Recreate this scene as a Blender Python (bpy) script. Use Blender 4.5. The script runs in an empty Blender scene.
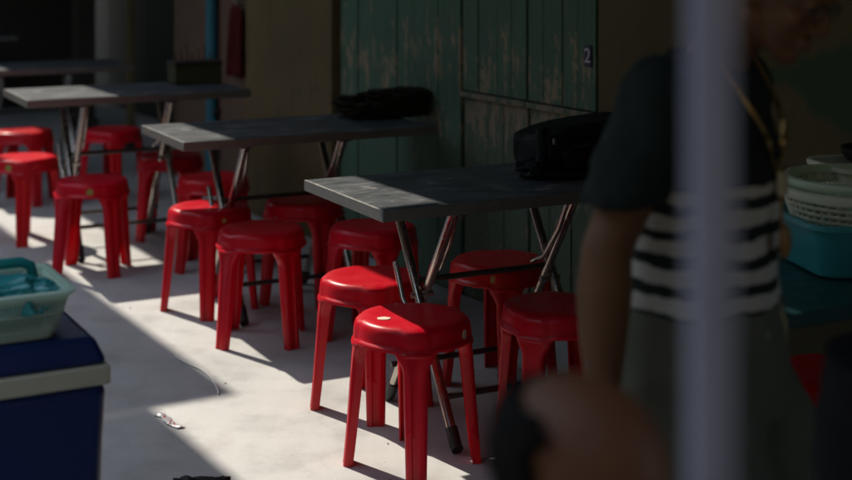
import bpy, bmesh, math, random
from mathutils import Vector, Matrix, noise
R = math.radians
random.seed(7)
sc = bpy.context.scene
COL = sc.collection

# ------------------------------------------------------------------ frame of the alley
WD = Vector((-.503, .865, 0)).normalized()      # along the wall, away from the camera
NW = Vector((.865, .503, 0)).normalized()       # towards the wall
ALLEY = math.atan2(NW.y, NW.x)                  # 30.2 degrees
def nm(n, m, z=0.0): return NW * n + WD * m + Vector((0, 0, z))

# ------------------------------------------------------------------ object helpers
def tag(o, label=None, cat=None, group=None, kind=None):
    if label: o['label'] = label
    if cat: o['category'] = cat
    if group: o['group'] = group
    if kind: o['kind'] = kind
    return o
def empty(name, loc, rz=0.0, label=None, cat=None, group=None):
    o = bpy.data.objects.new(name, None); COL.objects.link(o)
    o.location = loc; o.rotation_euler = (0, 0, rz); o.empty_display_size = .1
    return tag(o, label, cat, group)
def link(name, bm, mat, parent=None, smooth=True, bevel=0, seg=2, sub=0, angle=35):
    me = bpy.data.meshes.new(name)
    bmesh.ops.recalc_face_normals(bm, faces=bm.faces[:])
    bm.to_mesh(me); bm.free()
    if mat: me.materials.append(mat)
    o = bpy.data.objects.new(name, me); COL.objects.link(o)
    if parent: o.parent = parent
    if smooth: me.polygons.foreach_set('use_smooth', [True] * len(me.polygons))
    if bevel:
        b = o.modifiers.new('b', 'BEVEL'); b.width = bevel; b.segments = seg; b.limit_method = 'ANGLE'; b.angle_limit = R(30)
        b.harden_normals = True
    if sub:
        s = o.modifiers.new('s', 'SUBSURF'); s.levels = s.render_levels = sub
    if smooth and not sub and not bevel:
        me.set_sharp_from_angle(angle=R(angle))
    return o
def copy_thing(root, loc, rz, label):
    r = root.copy(); COL.objects.link(r); r.location = loc; r.rotation_euler = (0, 0, rz); r['label'] = label
    for ch in list(root.children):
        if ch.get('own'): continue
        c = ch.copy(); COL.objects.link(c); c.parent = r
        for g in ch.children:
            d = g.copy(); COL.objects.link(d); d.parent = c
    return r

# ------------------------------------------------------------------ shape helpers
def box(bm, c, s, rot=None):
    m = Matrix.Translation(Vector(c))
    if rot: m = m @ rot
    return bmesh.ops.create_cube(bm, size=1, matrix=m @ Matrix.Diagonal((*s, 1)))['verts']
def ellipsoid(bm, c, r, u=20, v=12, M=Matrix()):
    return bmesh.ops.create_uvsphere(bm, u_segments=u, v_segments=v, radius=1,
        matrix=M @ Matrix.Translation(Vector(c)) @ Matrix.Diagonal((*r, 1)))['verts']
def capsule(bm, p0, r0, p1, r1, n=14, M=Matrix(), hemi=4):
    p0 = Vector(p0); p1 = Vector(p1); d = p1 - p0; L = d.length
    q = d.to_track_quat('Z', 'Y').to_matrix().to_4x4()
    T = M @ Matrix.Translation(p0) @ q
    rings = []
    for i in range(hemi + 1):
        a = -math.pi/2 + i / hemi * math.pi/2
        rings.append((r0 * math.cos(a), r0 * math.sin(a)))
    for i in range(hemi + 1):
        a = i / hemi * math.pi/2
        rings.append((r1 * math.cos(a), L + r1 * math.sin(a)))
    vs = []
    for r, z in rings:
        r = max(r, 1e-4)
        vs.append([bm.verts.new(T @ Vector((r * math.cos(t), r * math.sin(t), z))) for t in [2*math.pi*k/n for k in range(n)]])
    for a, b in zip(vs, vs[1:]):
        for k in range(n): bm.faces.new((a[k], a[(k+1) % n], b[(k+1) % n], b[k]))
    bm.faces.new(vs[0]); bm.faces.new(vs[-1])
def chain(bm, pts, n=14, M=Matrix()):
    for (p0, r0), (p1, r1) in zip(pts, pts[1:]): capsule(bm, p0, r0, p1, r1, n, M)
def loft(bm, rings, n=32, M=Matrix(), cap=True):
    """rings: (centre, rx, ry[, tilt]) in horizontal planes"""
    vs = []
    for ring in rings:
        c, rx, ry = ring[:3]; tl = ring[3] if len(ring) > 3 else 0
        RM = Matrix.Rotation(tl, 3, 'X')
        vs.append([bm.verts.new(M @ (Vector(c) + RM @ Vector((rx * math.cos(t), ry * math.sin(t), 0)))) for t in [2*math.pi*k/n for k in range(n)]])
    for a, b in zip(vs, vs[1:]):
        for k in range(n): bm.faces.new((a[k], a[(k+1) % n], b[(k+1) % n], b[k]))
    if cap: bm.faces.new(vs[0]); bm.faces.new(vs[-1])
def tube(bm, pts, r, n=12, caps=True, flat=1.0):
    """round tube through points"""
    pts = [Vector(p) for p in pts]; rings = []
    up = Vector((0, 0, 1))
    for i, p in enumerate(pts):
        d = (pts[min(i+1, len(pts)-1)] - pts[max(i-1, 0)]).normalized()
        u = d.cross(up)
        if u.length < 1e-3: u = d.cross(Vector((0, 1, 0)))
        u.normalize(); v = d.cross(u).normalized()
        rings.append([bm.verts.new(p + u * (r * flat * math.cos(t)) + v * (r * math.sin(t))) for t in [2*math.pi*k/n for k in range(n)]])
    for a, b in zip(rings, rings[1:]):
        for k in range(n): bm.faces.new((a[k], a[(k+1) % n], b[(k+1) % n], b[k]))
    if caps: bm.faces.new(rings[0]); bm.faces.new(rings[-1])
def lump(bm, c, s, amp=.12, freq=3.0, sub=4, seed=0, flat=None, ex=.75):
    vs = bmesh.ops.create_icosphere(bm, subdivisions=sub, radius=1)['verts']
    for v in vs:
        p = v.co.copy()
        k = 1 + amp * noise.fractal(p * freq + Vector((seed, seed * 2.3, 0)), 1.0, 2.0, 4) * 1.6
        p = p * k
        sx = lambda a: math.copysign(abs(a) ** ex, a)
        p = Vector((sx(p.x) * s[0], sx(p.y) * s[1], sx(p.z) * s[2]))
        if flat is not None and p.z < flat: p.z = flat
        v.co = p + Vector(c)
    return vs

# ------------------------------------------------------------------ materials
def nt(name):
    m = bpy.data.materials.new(name); m.use_nodes = True; t = m.node_tree
    return m, t, t.nodes['Principled BSDF']
def N(t, typ, **kw):
    n = t.nodes.new(typ)
    for k, v in kw.items():
        if k in n.inputs.keys() if hasattr(n, 'inputs') else False: n.inputs[k].default_value = v
        else: setattr(n, k, v)
    return n
def noise_tex(t, scale, detail=6, rough=.6, stretch=(1, 1, 1), coord='Object'):
    tc = N(t, 'ShaderNodeTexCoord'); mp = N(t, 'ShaderNodeMapping'); mp.inputs['Scale'].default_value = stretch
    n = N(t, 'ShaderNodeTexNoise'); n.inputs['Scale'].default_value = scale; n.inputs['Detail'].default_value = detail; n.inputs['Roughness'].default_value = rough
    t.links.new(tc.outputs[coord], mp.inputs[0]); t.links.new(mp.outputs[0], n.inputs['Vector'])
    return n.outputs['Fac']
def ramp(t, fac, stops, interp='LINEAR'):
    r = N(t, 'ShaderNodeValToRGB'); r.color_ramp.interpolation = interp
    e = r.color_ramp.elements
    while len(e) < len(stops): e.new(.5)
    for i, (p, c) in enumerate(stops):
        e[i].position = p; e[i].color = (*c, 1) if len(c) == 3 else c
    t.links.new(fac, r.inputs[0]); return r.outputs[0]
def mix(t, fac, a, b, mode='MIX'):
    m = N(t, 'ShaderNodeMix', data_type='RGBA', blend_type=mode)
    for sock, v in ((m.inputs[0], fac), (m.inputs[6], a), (m.inputs[7], b)):
        if hasattr(v, 'links'): t.links.new(v, sock)
        elif isinstance(v, (int, float)): sock.default_value = v
        else: sock.default_value = (*v, 1)
    return m.outputs[2]
def math_n(t, op, a, b=0.0, c=0.0):
    m = N(t, 'ShaderNodeMath', operation=op)
    for s, v in zip(m.inputs, (a, b, c)):
        if hasattr(v, 'links'): t.links.new(v, s)
        else: s.default_value = v
    return m.outputs[0]
def bump(t, b, h, strength=.3, dist=.002, normal=None):
    n = N(t, 'ShaderNodeBump'); n.inputs['Strength'].default_value = strength; n.inputs['Distance'].default_value = dist
    t.links.new(h, n.inputs['Height'])
    if normal: t.links.new(normal, n.inputs['Normal'])
    t.links.new(n.outputs[0], b.inputs['Normal']); return n.outputs[0]
def g(v): return (v, v, v)

def simple(name, col, rough=.5, metal=0, var=.15, scale=12, bmp=.1, bs=60, dist=.001, spec=.5):
    m, t, b = nt(name)
    f = noise_tex(t, scale)
    c = mix(t, math_n(t, 'MULTIPLY', f, 1.0), tuple(x * (1 - var) for x in col), tuple(min(1, x * (1 + var)) for x in col))
    t.links.new(c, b.inputs['Base Color'])
    rr = ramp(t, noise_tex(t, scale * 2.3), [(.3, g(max(0, rough - .1))), (.7, g(min(1, rough + .1)))])
    t.links.new(rr, b.inputs['Roughness']); b.inputs['Metallic'].default_value = metal
    b.inputs['Specular IOR Level'].default_value = spec
    if bmp: bump(t, b, noise_tex(t, bs), bmp, dist)
    return m

def mat_floor():
    m, t, b = nt('concrete')
    big = noise_tex(t, .9, 5, .55); mid = noise_tex(t, 5, 8, .65); fine = noise_tex(t, 60, 6, .7)
    c = ramp(t, big, [(.3, (.44, .445, .44)), (.7, (.56, .56, .55))])
    c2 = ramp(t, mid, [(.25, g(.72)), (.5, g(.98)), (.8, g(1.06))])
    c = mix(t, 1.0, c, c2, 'MULTIPLY')
    sp = ramp(t, fine, [(.27, g(.55)), (.36, g(1)), (1, g(1))])
    c = mix(t, .7, c, sp, 'MULTIPLY')
    # old drips and scuffs
    st = ramp(t, noise_tex(t, 2.4, 4, .5), [(.62, g(0)), (.68, g(1))])
    c = mix(t, math_n(t, 'MULTIPLY', st, .30), c, (.36, .33, .29))
    dt = ramp(t, noise_tex(t, 11, 9, .8), [(.60, g(0)), (.74, g(1))])
    c = mix(t, math_n(t, 'MULTIPLY', dt, .30), c, (.30, .28, .25))
    br = ramp(t, noise_tex(t, 3.0, 9, .75, (1, .25, 1)), [(.40, g(.93)), (.60, g(1.03))])
    c = mix(t, 1.0, c, br, 'MULTIPLY')
    # hairline cracks
    v = N(t, 'ShaderNodeTexVoronoi', feature='DISTANCE_TO_EDGE'); v.inputs['Scale'].default_value = .55
    tc = N(t, 'ShaderNodeTexCoord'); nn = N(t, 'ShaderNodeTexNoise'); nn.inputs['Scale'].default_value = 3
    ad = N(t, 'ShaderNodeVectorMath', operation='MULTIPLY_ADD'); ad.inputs[1].default_value = (.35, .35, 0)
    t.links.new(tc.outputs['Object'], nn.inputs['Vector']); t.links.new(nn.outputs['Color'], ad.inputs[0]); t.links.new(tc.outputs['Object'], ad.inputs[2])
    t.links.new(ad.outputs[0], v.inputs['Vector'])
    ck = ramp(t, v.outputs['Distance'], [(0, g(.75)), (.002, g(1))])
    c = mix(t, .20, c, ck, 'MULTIPLY')
    t.links.new(c, b.inputs['Base Color'])
    t.links.new(ramp(t, mid, [(.3, g(.5)), (.7, g(.75))]), b.inputs['Roughness'])
    h = math_n(t, 'ADD', math_n(t, 'MULTIPLY', fine, .4), mid)
    bump(t, b, h, .25, .004)
    return m

def mat_red(name='red_plastic', col=(.80, .004, .022)):
    m, t, b = nt(name)
    oi = N(t, 'ShaderNodeObjectInfo')
    f = noise_tex(t, 7, 5)
    c = mix(t, f, tuple(x * .82 for x in col), col)
    c = mix(t, 1.0, c, oi.outputs['Color'], 'MULTIPLY')
    # dusty scuffs
    d = ramp(t, noise_tex(t, 26, 8, .75), [(.64, g(0)), (.78, g(1))])
    c = mix(t, math_n(t, 'MULTIPLY', d, .13), c, (.62, .25, .22)); b.inputs['Specular IOR Level'].default_value = .38
    tc = N(t, 'ShaderNodeTexCoord'); sx = N(t, 'ShaderNodeSeparateXYZ'); t.links.new(tc.outputs['Object'], sx.inputs[0])
    ft = N(t, 'ShaderNodeMapRange'); ft.inputs['From Min'].default_value = .0; ft.inputs['From Max'].default_value = .07; ft.inputs['To Min'].default_value = .28; ft.inputs['To Max'].default_value = 0
    t.links.new(sx.outputs['Z'], ft.inputs['Value'])
    c = mix(t, math_n(t, 'MULTIPLY', ft.outputs[0], noise_tex(t, 40, 4)), c, (.22, .13, .10))
    t.links.new(c, b.inputs['Base Color'])
    t.links.new(ramp(t, noise_tex(t, 14, 6, .7), [(.3, g(.24)), (.75, g(.46))]), b.inputs['Roughness'])
    b.inputs['Subsurface Weight'].default_value = .22
    b.inputs['Subsurface Radius'].default_value = (1, .08, .05); b.inputs['Subsurface Scale'].default_value = .012
    bump(t, b, noise_tex(t, 45, 4), .08, .001)
    tr = N(t, 'ShaderNodeBsdfTranslucent'); tr.inputs['Color'].default_value = (.85, .012, .03, 1)
    mx = N(t, 'ShaderNodeMixShader'); mx.inputs[0].default_value = .15
    t.links.new(b.outputs[0], mx.inputs[1]); t.links.new(tr.outputs[0], mx.inputs[2]); t.links.new(mx.outputs[0], t.nodes['Material Output'].inputs[0])
    return m

def mat_tabletop():
    m, t, b = nt('table_laminate')
    f = noise_tex(t, 5, 8, .7, (1, 2.2, 1)); s = noise_tex(t, 30, 8, .8, (.35, 2.4, 1)); w = noise_tex(t, 9, 8, .7)
    c = ramp(t, f, [(.38, (.026, .033, .041)), (.66, (.085, .094, .104))])
    sc_ = ramp(t, s, [(.52, g(0)), (.66, g(1))])
    c = mix(t, math_n(t, 'MULTIPLY', sc_, .48), c, (.42, .41, .39))
    ws = ramp(t, w, [(.56, g(0)), (.68, g(1))])
    c = mix(t, math_n(t, 'MULTIPLY', ws, .34), c, (.55, .53, .50))
    t.links.new(c, b.inputs['Base Color'])
    t.links.new(ramp(t, f, [(.3, g(.36)), (.7, g(.55))]), b.inputs['Roughness']); b.inputs['Specular IOR Level'].default_value = .35
    bump(t, b, s, .12, .0006)
    return m

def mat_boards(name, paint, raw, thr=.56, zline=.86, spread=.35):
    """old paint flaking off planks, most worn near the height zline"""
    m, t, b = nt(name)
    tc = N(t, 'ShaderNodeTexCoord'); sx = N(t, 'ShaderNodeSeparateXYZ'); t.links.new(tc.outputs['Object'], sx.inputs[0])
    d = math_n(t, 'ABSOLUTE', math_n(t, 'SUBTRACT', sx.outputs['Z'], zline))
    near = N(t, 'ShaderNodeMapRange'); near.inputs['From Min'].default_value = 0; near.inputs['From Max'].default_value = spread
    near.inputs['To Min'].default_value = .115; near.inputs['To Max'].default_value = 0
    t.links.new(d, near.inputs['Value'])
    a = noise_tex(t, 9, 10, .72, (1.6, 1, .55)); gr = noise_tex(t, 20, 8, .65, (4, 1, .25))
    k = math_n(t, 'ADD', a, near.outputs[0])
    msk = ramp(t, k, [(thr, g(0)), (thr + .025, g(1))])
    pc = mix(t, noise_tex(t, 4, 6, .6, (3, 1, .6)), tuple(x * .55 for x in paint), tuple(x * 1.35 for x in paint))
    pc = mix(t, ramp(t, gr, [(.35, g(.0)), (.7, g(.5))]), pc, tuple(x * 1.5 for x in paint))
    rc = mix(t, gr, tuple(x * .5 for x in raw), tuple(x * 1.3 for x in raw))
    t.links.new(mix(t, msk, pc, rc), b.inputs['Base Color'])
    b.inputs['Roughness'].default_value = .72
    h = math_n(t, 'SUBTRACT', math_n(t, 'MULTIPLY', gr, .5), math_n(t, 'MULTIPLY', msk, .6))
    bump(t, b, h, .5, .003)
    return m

def mat_plaster(name, c1, c2, c3, green=None):
    m, t, b = nt(name)
    a = noise_tex(t, 1.6, 9, .65); s = noise_tex(t, 7, 10, .75, (1, 1, .5)); f = noise_tex(t, 40, 6)
    c = mix(t, ramp(t, a, [(.35, g(0)), (.65, g(1))]), c1, c2)
    c = mix(t, ramp(t, s, [(.55, g(0)), (.62, g(1))]), c, c3)
    if green:
        gz = noise_tex(t, 3.1, 8, .7)
        tc = N(t, 'ShaderNodeTexCoord'); sx = N(t, 'ShaderNodeSeparateXYZ'); t.links.new(tc.outputs['Object'], sx.inputs[0])
        zz = math_n(t, 'ABSOLUTE', math_n(t, 'SUBTRACT', sx.outputs['Z'], 1.09))
        xx = math_n(t, 'ABSOLUTE', math_n(t, 'SUBTRACT', sx.outputs['X'], green[1]))
        q = math_n(t, 'ADD', math_n(t, 'MULTIPLY', zz, 2.4), math_n(t, 'MULTIPLY', xx, 1.0))
        q = math_n(t, 'ADD', q, math_n(t, 'MULTIPLY', gz, .8))
        k = ramp(t, q, [(.80, g(1)), (.90, g(0))])
        c = mix(t, k, c, green[0])
    t.links.new(c, b.inputs['Base Color']); b.inputs['Roughness'].default_value = .85
    bump(t, b, math_n(t, 'ADD', s, math_n(t, 'MULTIPLY', f, .3)), .6, .006)
    return m

def mat_cloth(name, col, bs=260, wr=.35, rough=.85, var=.12):
    m, t, b = nt(name)
    c = mix(t, noise_tex(t, 8, 5), tuple(x * (1 - var) for x in col), tuple(x * (1 + var) for x in col))
    t.links.new(c, b.inputs['Base Color']); b.inputs['Roughness'].default_value = rough
    b.inputs['Sheen Weight'].default_value = .0; b.inputs['Specular IOR Level'].default_value = .25
    n1 = bump(t, b, noise_tex(t, 9, 3, .5, (1, 1, .6)), wr, .02)
    bump(t, b, noise_tex(t, bs, 2), .2, .001, n1)
    return m

def mat_shirt():
    m, t, b = nt('striped_jersey')
    tc = N(t, 'ShaderNodeTexCoord'); sx = N(t, 'ShaderNodeSeparateXYZ'); t.links.new(tc.outputs['Object'], sx.inputs[0])
    z = math_n(t, 'ADD', sx.outputs['Z'], math_n(t, 'MULTIPLY', math_n(t, 'SUBTRACT', noise_tex(t, 7, 3), .5), .045))
    fr = math_n(t, 'FRACT', math_n(t, 'DIVIDE', math_n(t, 'SUBTRACT', 1.055, z), .0483))
    w = math_n(t, 'LESS_THAN', fr, .56)
    w = math_n(t, 'MULTIPLY', w, math_n(t, 'LESS_THAN', z, 1.055))
    top = math_n(t, 'MULTIPLY', math_n(t, 'LESS_THAN', z, 1.098), math_n(t, 'GREATER_THAN', z, 1.078))
    # stripes only on the trunk, not the sleeves
    ax = math_n(t, 'LESS_THAN', math_n(t, 'ABSOLUTE', sx.outputs['X']), .178)
    w = math_n(t, 'MULTIPLY', math_n(t, 'MAXIMUM', w, top), ax)
    c = mix(t, w, (.012, .021, .018), (.50, .49, .43))
    t.links.new(c, b.inputs['Base Color']); b.inputs['Roughness'].default_value = .85; b.inputs['Specular IOR Level'].default_value = .25
    n1 = bump(t, b, noise_tex(t, 8, 3, .5, (1, 1, .5)), .5, .03)
    bump(t, b, noise_tex(t, 300, 2), .15, .001, n1)
    return m

def mat_skin(name, col):
    m, t, b = nt(name)
    c = mix(t, noise_tex(t, 14, 6), tuple(x * .8 for x in col), tuple(x * 1.15 for x in col))
    t.links.new(c, b.inputs['Base Color']); b.inputs['Roughness'].default_value = .6
    b.inputs['Subsurface Weight'].default_value = .15; b.inputs['Subsurface Radius'].default_value = (1, .35, .2); b.inputs['Subsurface Scale'].default_value = .01
    bump(t, b, noise_tex(t, 220, 3), .12, .001)
    return m

def mat_milky():
    m, t, b = nt('milky_green_plastic')
    c = mix(t, noise_tex(t, 9, 5), (.70, .92, .78), (.78, .95, .84)); t.links.new(c, b.inputs['Base Color']); b.inputs['Roughness'].default_value = .35
    tr = N(t, 'ShaderNodeBsdfTranslucent'); t.links.new(c, tr.inputs['Color'])
    mx = N(t, 'ShaderNodeMixShader'); mx.inputs[0].default_value = .30
    t.links.new(b.outputs[0], mx.inputs[1]); t.links.new(tr.outputs[0], mx.inputs[2]); t.links.new(mx.outputs[0], t.nodes['Material Output'].inputs[0])
    return m
def mat_fill_tarp(k=1.0):
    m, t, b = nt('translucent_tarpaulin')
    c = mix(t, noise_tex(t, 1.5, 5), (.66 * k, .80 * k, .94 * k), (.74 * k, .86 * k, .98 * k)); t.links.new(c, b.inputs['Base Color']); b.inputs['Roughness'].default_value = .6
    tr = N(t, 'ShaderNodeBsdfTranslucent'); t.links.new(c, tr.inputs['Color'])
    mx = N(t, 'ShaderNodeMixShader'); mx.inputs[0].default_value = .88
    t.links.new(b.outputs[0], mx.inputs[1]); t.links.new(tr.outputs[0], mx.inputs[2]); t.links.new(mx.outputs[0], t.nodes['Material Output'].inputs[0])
    return m
M = dict(
    floor=mat_floor(), red=mat_red(), top=mat_tabletop(),
    trim=simple('aluminium_edge', (.24, .23, .21), .38, .7, .25, 20, .15, 80),
    chrome=simple('chromed_tube', (.52, .47, .42), .22, 1, .2, 18, .05, 60),
    dullbar=simple('painted_steel', (.10, .09, .08), .4, .6, .3, 20, .1, 60),
    rubber=simple('black_rubber', (.018, .018, .018), .6),
    green=mat_boards('flaking_green_planks', (.066, .132, .088), (.30, .25, .16), .615, .95, .40),
    wain=mat_boards('worn_skirting_planks', (.080, .118, .080), (.25, .21, .145), .57, .85, .25),
    shade_green=mat_boards('shade_dark_planks', (.014, .026, .020), (.05, .042, .03), .66),  # green planks again, with the shade of the recess put into the colour
    plaster=mat_plaster('brown_plaster', (.115, .082, .034), (.155, .112, .048), (.085, .068, .034)),
    plaster_g=mat_plaster('tan_plaster', (.10, .080, .030), (.125, .10, .040), (.085, .074, .034), ((.040, .080, .036), -.77)),
    redwall=mat_plaster('reddish_plaster', (.15, .085, .055), (.12, .08, .055), (.09, .07, .05)),
    pipe=simple('blue_pipe', (.02, .15, .21), .4),
    tarp=mat_fill_tarp(1.02), fill_tarp2=mat_fill_tarp(.27),  # first sheet glows as bluish fill, second is dimmed to darken the back
    milky=mat_milky(),
    darkwood=simple('dark_wood', (.035, .028, .02), .6, 0, .4, 9, .3, 30, .003),
    post=simple('painted_pole', (.30, .31, .40), .4, 0, .12, 9, .1, 40),
    roof=simple('tarpaulin', (.10, .11, .12), .8, 0, .2, 3, .2, 12, .01),
    blue=simple('cooler_blue', (.004, .022, .13), .42, 0, .2, 5, .1, 30),
    cream=simple('cooler_cream', (.60, .59, .46), .45, 0, .12, 9, .1, 40),
    palegreen=simple('pale_green_plastic', (.62, .80, .68), .35, 0, .08, 9, .05, 40),
    teal=simple('teal_plastic', (.02, .30, .30), .35, 0, .15, 6, .1, 30),
    tub=simple('turquoise_plastic', (.04, .34, .37), .35, 0, .12, 6, .1, 30),
    whitepl=simple('white_plastic', (.78, .80, .62), .4, 0, .08, 8, .05, 40),
    mint=simple('mint_plastic', (.58, .74, .54), .4, 0, .08, 8, .05, 40),
    shirt=mat_shirt(), black=mat_cloth('black_cloth', (.006, .006, .007)), khaki=mat_cloth('khaki_cloth', (.125, .13, .095), wr=.5),
    bag=mat_cloth('black_nylon', (.008, .009, .009), 180, .4, .6), brown=mat_cloth('brown_cloth', (.11, .062, .03)),
    redcloth=mat_cloth('dark_red_cloth', (.09, .010, .010)), greycl=mat_cloth('dark_grey_cloth', (.030, .028, .019)),
    skin=mat_skin('tan_skin', (.18, .082, .034)), skin2=mat_skin('brown_skin', (.17, .066, .028)),
    hair=simple('black_hair', (.006, .005, .004), .8, 0, .4, 120, .8, 160, .004, .15),
    gold=simple('gold', (.42, .28, .10), .3, 1), amber=simple('amber', (.28, .14, .03), .3),
    ivory=simple('ivory', (.50, .42, .24), .4), glass=simple('spectacle_rim', (.04, .04, .045), .25),
    eye=simple('eye', (.03, .02, .015), .15), lip=simple('lip', (.25, .08, .06), .4),
    stickeryel=simple('sticker_yellow', (.42, .31, .07), .5, 0, .3, 90), stickerwh=simple('sticker_white', (.72, .62, .50), .6, 0, .2, 90),
    sign=simple('sign_blue', (.035, .030, .075), .5), white=simple('white_paint', (.60, .60, .66), .6),
    streak=simple('pale_light_streak', (.75, .74, .70), .6),
    paper=simple('wrapper_paper', (.55, .54, .56), .4), redink=simple('red_ink', (.45, .05, .05), .5),
    yellowbox=simple('olive_card', (.05, .05, .018), .6), steel=simple('steel', (.5, .5, .5), .3, 1),
    pallet=simple('raw_wood', (.22, .16, .10), .7, 0, .3, 12, .4, 40, .003),
)

# ------------------------------------------------------------------ ground
bm = bmesh.new(); bmesh.ops.create_grid(bm, x_segments=4, y_segments=4, size=60)
tag(link('ground', bm, M['floor'], smooth=False), 'pale concrete floor of the alley', kind='structure')

# ------------------------------------------------------------------ walls
NWALL = 3.165
def wall_t(x):                                   # photo column -> distance m along the wall
    k = (x - 426) / 1400
    t = (.15 - 5.97 * k) / (.503 + .865 * k)
    return (Vector((.15, 5.97, 0)) + WD * t * 1.0005).dot(WD)
def wall_thing(name, m0, m1, label, cat, n=NWALL):
    """frame: local -Y... local X runs along the wall towards the camera side (right), local Y into the wall"""
    o = empty(name, nm(n, (m0 + m1) / 2), ALLEY - math.pi/2, label, cat)
    return o
# local axes of wall_thing: X = -WD (to the right in the picture), Y = +NW (into the wall)
def slab(name, m0, m1, z0, z1, th, mat, label, cat, n=NWALL, parts=None):
    o = wall_thing(name, m0, m1, label, cat, n)
    bm = bmesh.new(); w = abs(m1 - m0)
    box(bm, (0, th / 2, (z0 + z1) / 2), (w, th, z1 - z0))
    link('plaster', bm, mat, o, False, .008)
    return o, w
M334, M250, M165, M590, M455, M520 = [wall_t(x) for x in (334, 248, 165, 590, 455, 520)]
# tan wall on the right behind the person
slab('plaster_wall', M590 - .001, M590 - 4.2, 0, 3.2, .2, M['plaster_g'], 'tan wall with a patch of green paint behind the standing person', 'wall')
# local x of the green patch is set by the wall centre: adjust the paint centre
# pillar
o, w = slab('plaster_pillar', M334, M250, 0, 3.2, .35, M['plaster'], 'wide mottled brown plaster pillar left of the green doors', 'pillar', NWALL - .05)
slab('plaster_wall', M250 + .001, M165, 0, 3.2, .25, M['redwall'], 'reddish brown wall section behind the blue pipe', 'wall', NWALL + .05)

def plank_panel(w, z0, z1, nb, th=.022, gap=.005, jit=.004):
    bm = bmesh.new(); x = -w / 2
    ws = [random.uniform(.8, 1.25) for _ in range(nb)]; s = sum(ws)
    for q in ws:
        bw = q / s * w; dy = random.uniform(-jit, jit)
        box(bm, (x + bw / 2, th / 2 + dy, (z0 + z1) / 2), (bw - gap, th, z1 - z0)); x += bw
    return bm
def shutter(m0, m1, nb, nb2, label, zs=.89, full=False):
    o = wall_thing('wooden_door', m0, m1, label, 'wooden door'); w = abs(m1 - m0) - .008
    if full: zs = .03
    link('door_panel', plank_panel(w, zs if not full else .012, 3.2, nb), M['green'], o, False, .003, 1)
    if not full:
          link('lower_panel', plank_panel(w, .01, zs - .03, nb2, jit=.006), M['wain'], o, False, .003, 1).location = (0, .012, 0)
          bm = bmesh.new(); box(bm, (0, .004, zs - .017), (w, .030, .024)); link('ledge', bm, M['wain'], o, False, .004)
    bm = bmesh.new(); box(bm, (0, .06, 1.6), (w + .006, .02, 3.2)); link('backing', bm, M['darkwood'], o, False)
    bm = bmesh.new()
    box(bm, (0, -.009, 2.6), (w - .02, .018, .09)); link('rail', bm, M['green'], o, False, .003)
    return o
shutter(M334 - .004, M455, 6, 5, 'green plank door with bare patches, beside the plaster pillar', full=True)
shutter(M455, M520, 4, 3, 'narrow green plank door between the two wider leaves')
dr = shutter(M520, M590, 4, 3, 'green plank door carrying the small number plate, nearest the standing person')
wd = abs(M590 - M520)
bm = bmesh.new(); box(bm, (wd/2 - .045, -.006, 1.5 - 110 * 5.15 / 1400), (.040, .008, .082)); pl = link('number_plate', bm, M['sign'], dr, False, .002)
cu = bpy.data.curves.new('digit', 'FONT'); cu.body = '2'; cu.size = .078; cu.extrude = .001; cu.align_x = 'CENTER'; cu.align_y = 'CENTER'
tmp = bpy.data.objects.new('tmp', cu); COL.objects.link(tmp)
bpy.context.view_layer.update()
me = bpy.data.meshes.new_from_object(tmp.evaluated_get(bpy.context.evaluated_depsgraph_get())); bpy.data.objects.remove(tmp)
me.materials.clear(); me.materials.append(M['white'])
dg = bpy.data.objects.new('digit', me); COL.objects.link(dg); dg.parent = pl
dg.rotation_euler = (R(90), 0, 0); dg.location = (wd/2 - .045, -.0125, 1.5 - 110 * 5.15 / 1400)

# blue pipe and hanging cloth on the reddish wall
mp_ = wall_t(205)
pr = empty('water_pipe', nm(NWALL + .02, mp_), ALLEY - math.pi/2, 'vertical blue water pipe running down the reddish wall', 'pipe')
bm = bmesh.new(); tube(bm, [(0, -.012, 0), (0, -.012, 3.2)], .036); link('pipe', bm, M['pipe'], pr)
for z in (.5, 1.7, 2.7):
    bm = bmesh.new(); box(bm, (0, .005, z), (.10, .05, .025)); link('clamp', bm, M['dullbar'], pr, False, .003)
mc = wall_t(230)
bm = bmesh.new()
nx, nz = 16, 24; vs = {}
for i in range(nx + 1):
    for j in range(nz + 1):
        u = i / nx - .5; v = j / nz
        vs[i, j] = bm.verts.new((u * (.17 + .05 * v) , -.03 - .02 * math.sin(u * 26 + v) * (.4 + v) , 1.16 - .40 * v - .02 * math.cos(u * 14)))
for i in range(nx):
    for j in range(nz): bm.faces.new((vs[i, j], vs[i+1, j], vs[i+1, j+1], vs[i, j+1]))
hc = link('hanging_apron', bm, M['redcloth']); s_ = hc.modifiers.new('t', 'SOLIDIFY'); s_.thickness = .004
hc.location = nm(NWALL + .035, mc); hc.rotation_euler = (0, 0, ALLEY - math.pi/2); tag(hc, 'dark red cloth hanging on the wall beside the blue pipe', 'cloth')
bm = bmesh.new(); tube(bm, [(0, .02, 1.18), (0, -.04, 1.18), (0, -.045, 1.2)], .006); link('hook', bm, M['steel'], hc)

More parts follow.
